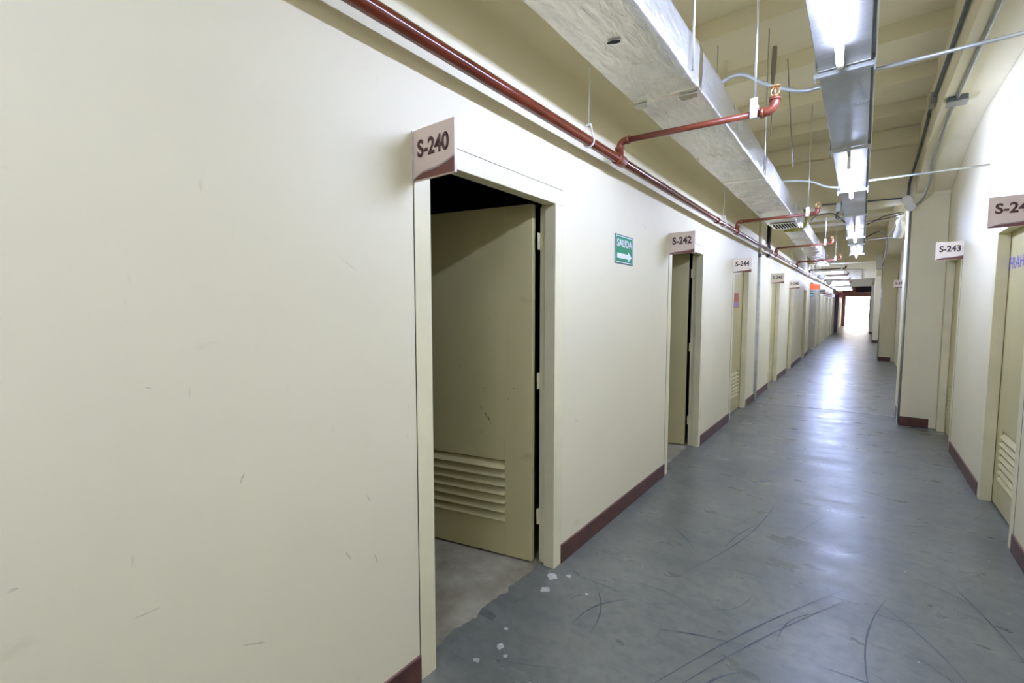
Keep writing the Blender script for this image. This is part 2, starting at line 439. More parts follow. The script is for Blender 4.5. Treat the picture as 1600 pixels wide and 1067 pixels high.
# girders
for i, g in enumerate(GY):
    m = MB(.012); m.box((XL + .001, g, 2.80), (.9, g + .45, ZC + .02))
    m.box((XL + .001, g - .10, 3.42), (.47, g + .02, ZC + .02))
    tag(m.build('ceiling_beam', 'ceil'), ('cream concrete cross beam in front of the second lit tube', 'cream cross beam second from the viewer, beyond the sprinkler branches',
        'cream cross beam carrying the white panel', 'cream cross beam nearest the bright end of the corridor')[i], 'beam', kind='structure')
    m = MB(.01); m.box((.445, g, 0), (XR - .001, g + (1.0 if i == 0 else .75), 2.82))
    p_ = m.build('pillar', 'wall'); tag(p_, ('cream pillar standing out of the right wall beside S-243', 'second cream pillar on the right, past the hanging signs',
        'third cream pillar along the right wall', 'farthest cream pillar on the right near the bright end')[i], 'pillar', kind='structure')
    m = MB(.003); m.box((.437, g - .009, 0), (XR - .07, g - .0005, .115)); m.box((.437, g - .009, 0), (.4445, g + .75, .115))
    m.build('baseboard', 'base', p_)
# haunched longitudinal beam along the right
m = MB(); zb = 3.165
prof = [(YB, ZC + .02), (YE, ZC + .02)]
low = []
for g in reversed(GY):
    low += [(g + 2.0, zb), (g + .45, 2.84), (g, 2.84), (g - .55, 2.97), (g - 1.15, 3.10), (g - 1.7, zb)]
prof = [(YB, zb), (YB, ZC + .02), (YE, ZC + .02), (YE, zb)] + low
m.prism(prof, lambda u, v, t: (t, u, v), .467, XR - .002)
tag(m.build('ceiling_beam', 'ceil'), 'long cream beam running above the right wall and deepening at each pillar', 'beam', kind='structure')

# baseboards
def baseboard(X, s, doors, y0, y1, name, lab, skip=()):
    m = MB(.002); m2 = MB()
    ys = y0; segs = []
    for a, b in doors: segs.append((ys, a)); ys = b
    segs.append((ys, y1))
    for a, b in segs:
        if b - a < .03: continue
        m.box((X - s * .0005, a + .002, 0), (X - s * .009, b - .002, .105)); m2.box((X - s * .0005, a + .002, .1052), (X - s * .0075, b - .002, .110))
    o = m.build(name, 'base'); tag(o, lab, 'baseboard', kind='structure'); m2.build('top_edge', 'basetop', o)
baseboard(XL, -1, [x for x in LD if x[0] < 17], YB, 17.3, 'baseboard_left', 'maroon baseboard along the foot of the left wall')
baseboard(XR, 1, [(3.91, 4.935), (6.34, 8.5)], YB, 9.3, 'baseboard_right', 'maroon baseboard along the foot of the right wall')

# ------------------------------------------------------------------ doors
def door(idx, side, y0, y1, label, mode='closed', far=False, paint='leaf', knob=True):
    s = side; X = XL if s < 0 else XR
    fx = lambda w_: X + s * w_                   # depth into the wall
    cy = (y0 + y1) / 2
    root = empty('door_%d' % idx, (X, cy, 0)); tag(root, label, 'door', kind='structure')
    cw = .078; rb = .020; zt = 2.085; zi = 2.005
    # pressed steel frame: face, reveal, rabbet
    m = MB(.0025)
    for a, sg in ((y0, 1), (y1, -1)):
        m.prism([(0, -.004), (0, .062), (-.0, .062), (-rb, .062), (-rb, .108), (-cw + .03, .108), (-cw + .03, .003), (-cw, .003), (-cw, -.004)][::1],
                lambda u, v, t, a=a, sg=sg: (fx(v), a + sg * (cw + u), t), 0, zi)
    m.prism([(0, -.004), (0, .062), (rb, .062), (rb, .108), (zt - zi - .03, .108), (zt - zi - .03, .003), (zt - zi, .003), (zt - zi, -.004)],
            lambda u, v, t: (fx(v), t, zi + u), y0, y1)
    m.build('door_frame', 'frame', root)
    # fine crack between casing and wall
    if not far:
        m = MB(); c = .003
        m.box((fx(-.0012), y0 - c, 0), (fx(.001), y0, zt)); m.box((fx(-.0012), y1, 0), (fx(.001), y1 + c, zt)); m.box((fx(-.0012), y0 - c, zt), (fx(.001), y1 + c, zt + c))
        m.build('frame_gap', 'dark', root)
    ya, yb = y0 + cw - rb + .004, y1 - cw + rb - .004
    W = yb - ya; T = .040; zl, zh = .012, zi + rb - .006
    if mode == 'closed':
        o = Vector((fx(.066), yb, 0)); du = Vector((0, -1, 0)); dn = Vector((s, 0, 0))
    else:
        # swung into the room, hinged on the far jamb
        du = Vector((-.977, -.213, 0)); dn = Vector((-.213, .977, 0)); o = Vector((fx(.128), yb - .040, 0))
    F = lambda u, v, t: tuple(o + du * u + dn * t + Vector((0, 0, v)))
    ls = .168; lw = W - 2 * ls; l0, l1 = .215, .575
    if far: ls = .2
    m = MB(.0015)
    # leaf with an opening for the louvre
    def bx(u0, v0, u1, v1, t0, t1, mb):
        mb.prism([(u0, v0), (u1, v0), (u1, v1), (u0, v1)], lambda u, v, t: F(u, v, t), t0, t1)
    bx(0, zl, ls, zh, 0, T, m); bx(W - ls, zl, W, zh, 0, T, m); bx(ls, zl, W - ls, l0, 0, T, m); bx(ls, l1, W - ls, zh, 0, T, m)
    lf = m.build('door_leaf', paint, root)
    if not far or mode == 'closed':
        m = MB(); nsl = 7; hs = (l1 - l0) / nsl
        for i in range(nsl):
            b0 = l0 + i * hs
            # each slat leans outward towards the floor
            m.prism([(b0 + .000, -.012), (b0 + .005, -.014), (b0 + hs * .78, .016), (b0 + hs * .82, .022), (b0 + hs * .72, .022)],
                    lambda u, v, t: F(t, u, v), ls - .002, W - ls + .002)
        m.build('louver_vent', paint, lf)
        m = MB(); bx(ls, l0, W - ls, l1, T - .010, T - .006, m); m.build('louver_gap_shade', 'black', lf)  # black sheet behind the slats paints in the shade of the gaps
    if mode == 'open':
        for z in (1.82, 1.05, .27):
            m = MB(.001)
            m.prism([(z, 0), (z + .045, 0), (z + .045, .026), (z, .026)], lambda u, v, t: tuple(Vector((fx(.106) - t, yb + .016 - v - .008, u))), 0, .006)
            m.prism([(z - .045, 0), (z, 0), (z, .02), (z - .045, .02)], lambda u, v, t: tuple(Vector((fx(.104) - t, yb + .016 - v - .001, u))), 0, .006)
            m.tube([(fx(.112), yb - .006, z - .045), (fx(.112), yb - .006, z + .045)], .006, 8)
            m.build('hinge', 'frame', root)
    else:
        hu = W - .065
        m = MB(.001); bx(hu - .02, .96, hu + .02, 1.10, -.004, .0, m); m.build('handle_plate', 'steel', lf)
        if knob: m = MB(); m.tube([F(hu, 1.03, -.003), F(hu, 1.03, -.045)], .011, 10); m.tube([F(hu, 1.03, -.045), F(hu, 1.03, -.07)], [.014, .024], 12); m.build('handle', 'steel', lf)
    return root, lf, F, W

D1 = door(1, -1, *LD[0], 'nearest doorway, cream louvred door standing open into a dark room, under S-240', 'open')
D2 = door(2, -1, *LD[1], 'second doorway on the left, louvred door swung inward, under S-242', 'open')
D3 = door(3, -1, *LD[2], 'closed cream louvred door with a red paper notice, under S-244')
D4 = door(4, -1, *LD[3], 'closed cream louvred door under the tan S-246 sign', far=True)
D5 = door(5, -1, *LD[4], 'closed cream door under the S-248 sign', far=True)
D6 = door(6, -1, *LD[5], 'cream door just before the swung-out grey door on the left', far=True)
D7 = door(7, 1, *RD[0], 'recessed cream louvred door with blue lettering, under S-241', knob=False)
D8 = door(8, 1, *RD[1], 'recessed cream louvred door against the pillar, under S-243')
D9 = door(9, 1, *RD[2], 'cream door on the right hidden just behind the pillar', far=True)
D10 = door(10, 1, *RD[3], 'cream door on the right past the pillar, under the farther small sign', far=True)
fl_lab = ['first', 'second', 'third', 'fourth', 'fifth', 'sixth', 'seventh', 'eighth', 'ninth', 'tenth']
for i, dd in enumerate(LD[6:]):
    door(11 + i, -1, *dd, 'distant narrow-looking door, %s past the swung-out grey door on the left' % fl_lab[i], far=True, paint='greydoor' if i < 6 else 'pinkp')

# blue lettering on door S-241, paper notice and lock on door S-244
root, lf, F, W = D7
# local u starts at the far jamb and runs towards the viewer: reads left to right from the corridor
text('FRAH', .36, .085, lambda u, v, t: F(.02 + u, 1.735 + v, -.0005 - t), 'bluetx', 'lettering', lf, .0, .0006)
root, lf, F, W = D3
m = MB(); m.prism([(.30, 1.47), (.62, 1.47), (.62, 1.67), (.30, 1.67)], lambda u, v, t: F(u, v, t), -.0018, -.0003)
nt_ = m.build('notice', 'redpaper', None); nt_.name = 'paper_notice'
tag(nt_, 'red and blue paper notice stuck on the closed door under S-244', 'notice')
m = MB(); m.prism([(.34, 1.48), (.58, 1.48), (.58, 1.545), (.34, 1.545)], lambda u, v, t: F(u, v, t), -.0024, -.0019); o = m.build('printed_block', 'bluepaper', nt_)
m = MB()
for i in range(3): m.prism([(.36, 1.575 + i * .03), (.56, 1.575 + i * .03), (.56, 1.589 + i * .03), (.36, 1.589 + i * .03)], lambda u, v, t: F(u, v, t), -.0024, -.0019)
m.build('printed_lines', 'signdk', nt_)
# scratches on the nearest open leaf and jambs
root, lf, F, W = D1
m = MB()
for (u0, v0, u1, v1, wd) in ((.30, .845, .262, .795, .005), (.275, .82, .255, .78, .004), (.12, 1.0, .10, 1.006, .003), (.33, .88, .31, .86, .003), (.15, .93, .14, .955, .002), (.47, 1.12, .46, 1.10, .003)):
    n_ = Vector((v1 - v0, -(u1 - u0))).normalized() * wd / 2
    m.prism([(u0 + n_.x, v0 + n_.y), (u1, v1), (u0 - n_.x, v0 - n_.y)], lambda u, v, t: F(u, v, t), -.0006, .0002)
o = m.build('scratch_marks', 'dark', lf); tag(o, 'dark scratches', kind='stuff')

# swung-out grey door farther along
r = empty('swing_door', (-1.6, 19.1, 0)); tag(r, 'pale grey metal door standing square to the left wall in the side opening, carrying a small green sign', 'door')
m = MB(.003); m.box((-1.98, 19.08, .10), (-1.245, 19.12, 2.28)); m.build('door_leaf', 'greydoor', r)
m = MB(.002); m.box((-1.315, 19.06, .98), (-1.285, 19.08, 1.15)); m.build('handle', 'steel', r)
m = MB(.003); m.box((-1.30, 19.07, 0), (-1.25, 19.13, .10)); m.build('foot', 'whitep', r)

# ------------------------------------------------------------------ room signs
def room_sign(txt, side, Y, label, board='sign', ink='signtxt', wd=.205, hb=.178, z0=1.908, far=False, band='signband', tx=None):
    s = side; X = XL if s < 0 else XR
    x0 = X if s < 0 else X - wd - .005
    r = empty('room_sign', (X, Y, z0)); tag(r, label, 'sign', 'hanging room number signs')
    P = lambda u, v, t: (x0 + u, Y - t, z0 + v)
    m = MB(.001); m.prism([(0, 0), (wd, 0), (wd, hb), (0, hb)], lambda u, v, t: P(u + .004 * (s < 0), v, t), -.012, 0); m.build('sign_board', board, r)
    m = MB(); xe = .0 if s < 0 else wd
    m.box((X - s * 0.0, Y - .003, z0 - .002), (X - s * .006, Y + .015, z0 + hb + .002)); m.build('mounting_strip', 'steel', r)
    n = 16; xs = [.004 + wd * i / n for i in range(n + 1)]
    TB = [.07, .15, .20, .215, .225, .25, .29, .34, .40]
    def wv(q, a):
        k_ = min(7.999, q * 8); j_ = int(k_); return hb * (a + (TB[j_] + (TB[j_ + 1] - TB[j_]) * (k_ - j_)) * .80)
    sc = 1.0 if side < 0 else .72
    if txt in ('S-242', 'S-244', 'S-246', 'S-248'): sc = .62
    low = [(x, .0015) for x in (xs[0], xs[-1])]
    bandp = [(xs[0], .002), (xs[-1] - .001, .002)] + [(xs[i], max(.004, wv(i / n, -.03) * sc)) for i in range(n, -1, -1)]
    m = MB(); m.prism(bandp, lambda u, v, t: P(u, v, t), -.0002, .0010); m.build('brown_band', band, r)
    gp = [(xs[i], max(.004, wv(i / n, -.03) * sc)) for i in range(n + 1)] + [(xs[i], max(.004, wv(i / n, -.03) * sc) + .006 * min(1, .3 + i / 5)) for i in range(n, -1, -1)]
    m = MB(); m.prism(gp, lambda u, v, t: P(u, v, t), -.0002, .0013); m.build('grey_stripe', 'signgrey', r)
    text(txt, wd * .76, hb * .345, lambda u, v, t: P(wd * .135 + u, hb * .44 + v, .0004 + t), ink, 'lettering', r, .028)
    return r
room_sign('S-240', -1, 1.118, 'hanging sign reading S-240 above the nearest open doorway')
room_sign('S-242', -1, 3.88, 'hanging sign reading S-242 above the second open doorway', ink='signdk')
room_sign('S-244', -1, 6.305, 'hanging sign reading S-244 above the closed door with the red notice', board='signw', ink='signdk')
room_sign('S-246', -1, 9.35, 'tan hanging sign reading S-246 past the vertical steel conduit', board='signb', ink='signdk')
room_sign('S-248', -1, 11.94, 'small hanging sign reading S-248 on the left wall', board='signw', ink='signdk')
room_sign('S-241', 1, 3.87, 'hanging sign reading S-241 at the right edge, above the door with blue lettering', z0=1.925)
room_sign('S-243', 1, 6.27, 'hanging sign reading S-243 on the right wall in front of the pillar', board='signw', ink='signdk', z0=1.94)
room_sign('S-245', 1, 10.9, 'cream hanging sign partly hidden behind the pillar edge, nearer of two', board='signw', ink='signdk', z0=2.0)
room_sign('S-247', 1, 13.6, 'cream hanging sign behind the pillar edge, farther and lower of two', board='signw', ink='signdk', z0=1.93)
for i, y in enumerate((21.2, 23.6, 26.2, 28.6)):
    r = room_sign('S-25%d' % (2 + 2 * i), -1, y, 'tiny distant hanging sign above the %s door past the swung-out grey door' % fl_lab[i], board=('signb', 'signw', 'signb', 'signw')[i], ink='signdk', z0=2.03)

# ------------------------------------------------------------------ exit signs
def exit_sign(ya, yb, z0, z1, label, X=XL, flat=None):
    r = empty('exit_sign', (X, (ya + yb) / 2, z0)); tag(r, label, 'exit sign')
    P = (lambda u, v, t: (X + .0005 + t, ya + u, z0 + v)) if flat is None else (lambda u, v, t: (ya + u, flat - .0005 - t, z0 + v))
    W, H = yb - ya, z1 - z0
    def rect(mb, u0, v0, u1, v1, t0, t1): mb.prism([(u0, v0), (u1, v0), (u1, v1), (u0, v1)], lambda u, v, t: P(u, v, t), t0, t1)
    m = MB(); rect(m, 0, 0, W, H, 0, .003); m.build('sign_board', 'greendk', r)
    m = MB(); e = .009; g = .004
    for a in ((e, e, W - e, e + g), (e, H - e - g, W - e, H - e), (e, e, e + g, H - e), (W - e - g, e, W - e, H - e)): rect(m, *a, .003, .0042)
    m.build('white_border', 'white', r)
    m = MB(); rect(m, e + g, e + g, W - e - g, H - e - g, .003, .0038); m.build('green_field', 'green', r)
    text('SALIDA', W * .84, H * .27, lambda u, v, t: P(W * .08 + u, H * .575 + v, .004 + t), 'white', 'lettering', r, .035)
    m = MB(); m.prism([(.10, .19), (.70, .19), (.70, .085), (.90, .27), (.70, .455), (.70, .36), (.10, .36)], lambda u, v, t: P(u * W, v * H, t), .004, .0052); m.build('arrow', 'white', r)
exit_sign(2.82, 3.117, 1.756, 1.949, 'green SALIDA exit sign with a white arrow on the left wall between S-240 and S-242')
exit_sign(-1.50, -1.325, 1.89, 2.09, 'small distant green exit sign on the swung-out grey door', flat=19.08)

# ------------------------------------------------------------------ orange signs, white panel
def orange(x0, x1, Y, z0, z1, label):
    r = empty('hanging_sign', ((x0 + x1) / 2, Y, z0)); tag(r, label, 'sign')
    m = MB(.004); h = z1 - z0
    m.prism([(x0, z0 + .02), (x0 + .04, z0), (x1, z0), (x1, z1 - .03), (x0 + .05, z1), (x0, z1 - .02)], lambda u, v, t: (u, t, v), Y, Y + .03); m.build('sign_board', 'orange', r)
    m = MB(); m.box((x0 + .06, Y - .001, z0 + h * .4), (x1 - .04, Y, z0 + h * .6)); m.build('lettering_line', 'redpaper', r)
    m = MB(); m.tube([(x0 + .05, Y + .015, z1 - .01), (x0 + .05, Y + .015, ZC - .05)], .004, 6); m.tube([(x1 - .03, Y + .015, z1 - .03), (x1 - .03, Y + .015, ZC - .05)], .004, 6); m.build('hanger_wire', 'steel', r)
orange(-1.295, -1.02, 17.0, 2.06, 2.24, 'bright orange sign hanging over the corridor above the swung-out grey door')
orange(-1.28, -.95, 36.0, 2.2, 2.55, 'tiny orange sign far down the corridor beside the bright end')
m = MB(.005); m.box((-.80, 25.10, 2.76), (-.03, 25.19, 3.18)); tag(m.build('white_panel', 'panel'), 'blank off-white panel fixed high across the far cross beam', 'panel')

# ------------------------------------------------------------------ foil-wrapped air duct
def duct(name, ya, yb, xl, xr_, z0, z1, rad_t, seed, parent, taper=None, mat='foil'):
    m = MB(); rnd = random.Random(seed)
    n = max(8, int((yb - ya) / .05))
    def prof(xl, xr_, z0, z1):
        pts = []
        rb_l, rb_r, rt = .035, .010, rad_t
        def corner(cx, cz, r, a0, a1, k): return [(cx + r * math.cos(a0 + (a1 - a0) * i / k), cz + r * math.sin(a0 + (a1 - a0) * i / k)) for i in range(k + 1)]
        nb = 8
        c1 = corner(xl + rb_l, z0 + rb_l, rb_l, math.pi, 1.5 * math.pi, 4)
        c2 = corner(xr_ - rb_r, z0 + rb_r, rb_r, 1.5 * math.pi, 2 * math.pi, 3)
        c3 = corner(xr_ - rt, z1 - rt, rt, 0, .5 * math.pi, 6)
        c4 = corner(xl + rt, z1 - rt, rt, .5 * math.pi, math.pi, 6)
        bot = [(c1[-1][0] + (c2[0][0] - c1[-1][0]) * i / nb, z0) for i in range(1, nb)]
        rt_ = [(xr_, c2[-1][1] + (c3[0][1] - c2[-1][1]) * i / 4) for i in range(1, 4)]
        return c1 + bot + c2 + rt_ + c3 + c4
    from mathutils import noise
    rings = []
    for i in range(n + 1):
        q = i / n; y = ya + (yb - ya) * q
        a = (xl, xr_, z0, z1) if taper is None else tuple(p + (t - p) * q for p, t in zip((xl, xr_, z0, z1), taper))
        ring = []
        for (x, z) in prof(*a):
            v = Vector((x * 5, y * 3.2, z * 5 + seed)); k = noise.noise(v) * .007 + noise.noise(v * 3.1) * .0028
            k2 = noise.noise(Vector((x * 5, y * 2.2, z * 4 + 20 + seed))) * .005
            ring.append(m.bm.verts.new((x + k2, y, z + k)))
        rings.append(ring)
    for a, b in zip(rings, rings[1:]):
        for k in range(len(a)):
            fc = m.bm.faces.new((a[k], a[(k + 1) % len(a)], b[(k + 1) % len(a)], b[k])); fc.smooth = True
    m.bm.faces.new(rings[0]); m.bm.faces.new(rings[-1][::-1])
    return m.build(name, mat, parent)
r = empty('air_duct', (-.82, 3, 2.5)); tag(r, 'large foil-wrapped air duct hanging above the corridor near the viewer', 'duct', )
duct('duct_body', YB + .05, 6.85, -1.012, -.673, 2.528, 2.775, .075, 1, r)
duct('duct_end', 6.85, 7.40, -1.012, -.673, 2.528, 2.775, .075, 2, r, taper=(-.96, -.67, 2.55, 2.77))
for y in (-1.2, 2.39, 4.30):      # lapped seams
    o = duct('foil_seam', y - .03, y + .03, -1.016, -.669, 2.5245, 2.779, .075, 1, r, mat='foil_tape')
for (x0, x1, y) in ((-1.00, -.93, 2.385), (-.775, -.685, 2.42)):   # bare strips where the seam tape is torn
    m = MB(); m.prism([(x0, y - .03), (x1, y - .022), (x1 - .01, y + .02), (x0 + .005, y + .026)], lambda u, v, t: (u, v, t), 2.5125, 2.52)
    m.build('bare_metal_patch', 'galv', r)
m = MB(); hp = [(-.835 + .026 * math.cos(a) , 1.765 + .011 * math.sin(a) + .25 * .026 * math.cos(a)) for a in [k * math.pi / 7 for k in range(14)]]
m.prism(hp, lambda u, v, t: (u, v, t), 2.519, 2.5215); m.build('torn_hole', 'black', r)
m = MB(); m.prism([(-.84, 1.772), (-.805, 1.782), (-.80, 1.79), (-.825, 1.786)], lambda u, v, t: (u, v, t), 2.516, 2.518); m.build('hole_flap', 'foil_tape', r)
m = MB()
for i in range(8):
    x = -.935 + i * .030
    m.prism([(x, 6.68), (x + .014, 6.68), (x + .020, 6.98), (x + .006, 6.98)], lambda u, v, t: (u, v, t), 2.506, 2.515)
m.build('grille_slots', 'black', r)
m = MB(.002); m.box((-.965, 6.64, 2.512), (-.675, 7.04, 2.522)); m.build('grille_plate', 'foil_tape', r)
for y in (-1.4, .4, 2.22, 4.15):
    m = MB(); m.tube([(-.658, y, 2.54), (-.658, y, ZC - .05)], .0055, 8); m.build('hanger_rod', 'steel', r)
    m = MB(); m.tube([(-1.03, y, 2.58), (-1.03, y, ZC - .05)], .0055, 8); m.build('hanger_rod', 'steel', r)
r = empty('air_duct', (-.77, 10, 2.52)); tag(r, 'slimmer ribbed foil duct continuing beyond the yellow-sealed joint', 'duct')
yy = 7.48; i = 0
while yy < 14.2:
    L = 1.15
    duct('duct_body', yy, yy + L - .01, -.952 - .008 * (i % 2), -.685, 2.57, 2.81, .08, 10 + i, r); yy += L; i += 1
m = MB()
for (x, z, a) in ((-.62, 2.75, 0), (-.63, 2.62, 1), (-.68, 2.50, 2), (-.80, 2.49, 3)): pass
pth = [(-.90, 7.46, 2.54), (-.80, 7.43, 2.535), (-.70, 7.45, 2.54), (-.655, 7.42, 2.58), (-.645, 7.46, 2.66), (-.65, 7.42, 2.76), (-.69, 7.45, 2.84)]
m.tube(pth, [.012, .02, .014, .022, .016, .022, .014], 8); m.build('joint_sealant', 'yellow', r)

# ------------------------------------------------------------------ fire sprinkler piping
def zmain(y): return 2.350 + (0 if y < 5 else (y - 5) * .0085)
XP = -1.20
r = MAIN = empty('sprinkler_main', (XP, 3, 2.35)); tag(r, 'thick glossy red sprinkler main pipe running along the top of the left wall', 'pipe')
m = MB(); m.tube([(XP, y, zmain(y)) for y in (YB + .05, -1, 1, 3, 5, 7, 9, 11, 13, 16, 20, 26, 32, 40)], .0265, 20); m.build('pipe', 'red', r)
for y in (-1.9, 5.0, 8.5, 12.2):
    m = MB(); m.tube([(XP, y - .035, zmain(y)), (XP, y + .035, zmain(y))], .032, 20); m.build('coupling', 'red', r)
BR = [(2.64, .108, -.382, 2.434), (5.94, .115, -.413, 2.475), (9.05, .11, -.416, 2.51), (12.3, .11, -.40, 2.535), (15.4, .11, -.37, 2.56), (18.6, .1, -.38, 2.58), (22.0, .1, -.38, 2.6), (25.0, .1, -.38, 2.62)]
ordn = ['nearest', 'second nearest', 'third', 'fourth', 'fifth', 'sixth', 'seventh', 'eighth']
for i, (y, dz, xe, ze) in enumerate(BR):
    z0 = zmain(y); zt = z0 + dz; rr = .0165
    mt = 'redbr'
    r = empty('sprinkler_branch', (XP, y, z0)); tag(r, '%s red sprinkler branch pipe crossing under the foil duct' % ordn[i] if i < 4 else '%s sprinkler branch pipe from the viewer, far down the corridor' % ordn[i], 'pipe', 'sprinkler branches off the red main')
    m = MB(); m.tube([(XP, y - .05, z0), (XP, y - .045, z0), (XP, y + .045, z0), (XP, y + .05, z0)], [.029, .034, .034, .029], 18)
    m.tube([(XP, y, z0 + .02), (XP, y, z0 + .058), (XP, y, z0 + .060), (XP, y, z0 + .072)], [.025, .025, .029, .029], 16); m.build('tee', mt, MAIN)
    m = MB(); el = [(XP, y, z0 + .060)] + [(XP + .038 * (1 - math.cos(a)), y, zt - .038 + .038 * math.sin(a)) for a in [k * math.pi / 16 for k in range(0, 9)]] + [(XP + .055, y, zt)]
    m.tube(el, [.020] * (len(el) - 1) + [.020], 14); m.tube([(XP + .048, y, zt), (XP + .062, y, zt)], .0235, 14); m.tube([(XP, y, zt - .05), (XP, y, zt - .036)], .0235, 14); m.build('elbow', mt, r)
    m = MB(); m.tube([(XP + .05, y, zt), (xe - .05, y, ze)], rr, 14); m.build('pipe', mt, r)
    m = MB(); a1 = [(xe - .06, y, ze)] + [(xe - .036 + .036 * math.sin(a), y, ze + .036 * (1 - math.cos(a))) for a in [k * math.pi / 16 for k in range(0, 9)]] + [(xe, y, ze + .055)]
    m.tube(a1, .022, 14); m.tube([(xe - .062, y, ze), (xe - .047, y, ze)], .0265, 14); m.tube([(xe, y, ze + .045), (xe, y, ze + .060)], .0265, 14); m.build('end_elbow', mt, r)
    hd = MB(); zb_ = ze + .060
    hd.tube([(xe, y, zb_), (xe, y, zb_ + .014)], [.018, .014], 10)
    for sg in (-1, 1): hd.tube([(xe + sg * .011, y, zb_ + .012), (xe + sg * .018, y, zb_ + .022), (xe + sg * .018, y, zb_ + .036), (xe + sg * .006, y, zb_ + .050)], .0032, 6)
    hd.tube([(xe, y, zb_ + .012), (xe, y, zb_ + .048)], .003, 6)
    hd.tube([(xe, y, zb_ + .050), (xe, y, zb_ + .053)], .022, 16); hd.build('sprinkler_head', 'brass', r)
    if i < 5:
        h = empty('pipe_hanger', (xe - .09, y, ze)); tag(h, 'steel rod with a flat clip holding the %s sprinkler branch' % ordn[i], 'hanger', 'hanger rods of the sprinkler branches')
        m = MB(); m.tube([(xe - .09, y, ze + .03), (xe - .09, y, ZC - .02)], .0055, 8); m.build('rod', 'steel', h)
        m = MB(.001); m.box((xe - .107, y - .0215, ze - .020), (xe - .073, y - .0185, ze + .075)); m.box((xe - .107, y - .0215, ze - .0215), (xe - .073, y + .021, ze - .0185)); m.box((xe - .107, y + .0185, ze - .020), (xe - .073, y + .021, ze + .05)); m.box((xe - .107, y - .0215, ze + .03), (xe - .073, y + .021, ze + .034)); m.build('clip', 'whitep', h)
for i, y in enumerate((-1.2, 2.25, 5.28, 8.0, 11.2)):
    z0 = zmain(y); h = empty('pipe_hanger', (XP, y, z0)); tag(h, ('steel ring hanger on the red main behind the viewer', 'steel ring hanger on the red main just before the nearest branch', 'steel ring hanger on the red main before the second branch', 'steel ring hanger on the red main by the vertical steel conduit', 'faraway steel ring hanger on the red main')[i], 'hanger', 'ring hangers of the red main')
    m = MB(); m.tube([(XP, y, z0 + .075), (XP, y, ZC - .02)], .005, 8); m.build('rod', 'steel', h)
    m = MB(); R0 = .031
    loop = [(XP + R0 * math.sin(a), y, z0 - R0 * math.cos(a)) for a in [k * math.pi / 12 for k in range(-9, 10)]]
    loop = [(XP - .012, y, z0 + .085)] + loop + [(XP + .012, y, z0 + .085), (XP - .012, y, z0 + .085)]
    m.tube(loop, .0045, 6); m.box((XP - .014, y - .008, z0 + .078), (XP + .014, y + .008, z0 + .088)); m.build('ring', 'whitep', h)

# ------------------------------------------------------------------ overhead metal raceway with struts
XT0, XT1, ZT = -.220, -.012, 2.63
r = empty('overhead_raceway', (-.116, 4, ZT)); tag(r, 'flat galvanised raceway carrying the tube lights down the middle of the ceiling', 'raceway')
segs = [(YB + .1, 2.80, 'wrap'), (2.80, 4.20, 'galv'), (4.20, 5.66, 'wrap'), (5.66, 7.20, 'galv'), (7.2, 9.35, 'wrap'), (9.35, 10.4, 'galv'), (10.4, 12.3, 'wrap'), ]
for a, b, mt in segs:
    m = MB(.002); m.box((XT0, a + .004, ZT), (XT1, b - .004, ZT + .085)); o = m.build('raceway_section', mt, r)
m = MB()
for a, b, mt in segs:
    m.box((XT1 + .0005, a + .004, ZT + .02), (XT1 + .012, b - .004, ZT + .10)); m.box((XT0 - .006, a + .004, ZT + .03), (XT0 - .0005, b - .004, ZT + .10))
m.build('side_rail', 'darkcon', r)
for y in (-2.0, -.6, 1.2, 2.83, 4.22, 5.69, 7.2, 9.4, 10.4, 12.2):
    m = MB(.0015); m.box((XT0 - .02, y - .012, ZT - .024), (XT1 + .018, y + .012, ZT - .002)); m.build('strut', 'steel' , r)
    m = MB()
    for x in (XT0 - .012, XT1 + .016): m.tube([(x, y, ZT - .045), (x, y, ZC - .05)], .005, 8)
    m.build('hanger_rod', 'conduit', r)
def lamp(y0, y1, label, zt=2.553, x=-.122, horiz=None):
    r = empty('tube_light', (x, (y0 + y1) / 2, zt)); tag(r, label, 'light', 'lit tube lights')
    if horiz:
        A = Vector((horiz[0], y0, zt)); B = Vector((horiz[1], y0, zt))
    else: A = Vector((x, y0, zt)); B = Vector((x, y1, zt))
    dv = (B - A).normalized()
    m = MB(); m.tube([A + dv * .02, B - dv * .02], .0135, 16); m.build('tube', 'tube', r)
    for P_, sg in ((A, 1), (B, -1)):
        m = MB(); m.tube([P_ - dv * sg * .012, P_ + dv * sg * .022], .0145, 14)
        n_ = Vector((0, 0, 1))
        m.box((P_.x - .012, P_.y - .008, P_.z), (P_.x + .012, P_.y + .008, (ZT - .001) if not horiz else zt + .04)); m.build('end_socket', 'whitep', r)
    if horiz:
        m = MB(); m.box((horiz[0] - .02, y0 - .05, zt + .04), (horiz[1] + .02, y0 + .05, zt + .085)); m.build('housing', 'whitep', r)
        m = MB()
        for q in horiz: m.tube([(q, y0, zt + .08), (q, y0, ZC - .05)], .004, 6)
        m.build('hanger_rod', 'steel', r)
lamp(1.40, 2.61, 'lit fluorescent tube nearest the viewer, under the bright raceway at the top edge')
lamp(4.48, 5.70, 'second lit fluorescent tube under the raceway')
lamp(8.2, 9.44, 'third lit fluorescent tube, small and hanging below the raceway')
lamp(11.0, 12.2, 'fourth and last tube in line under the raceway')
lamp(-1.75, -.55, 'lit fluorescent tube above and just behind the viewer')
lamp(-4.6, -3.4, 'lit fluorescent tube at the back end of the corridor')
for i, y in enumerate((16.3, 18.9, 22.3, 24.4, 28.0, 31.0)):
    lamp(y, y, '%s crosswise tube light far down the left side of the corridor ceiling' % ('first', 'second', 'third', 'fourth', 'fifth', 'sixth')[i], 2.50, 0, (-1.12, -.42))

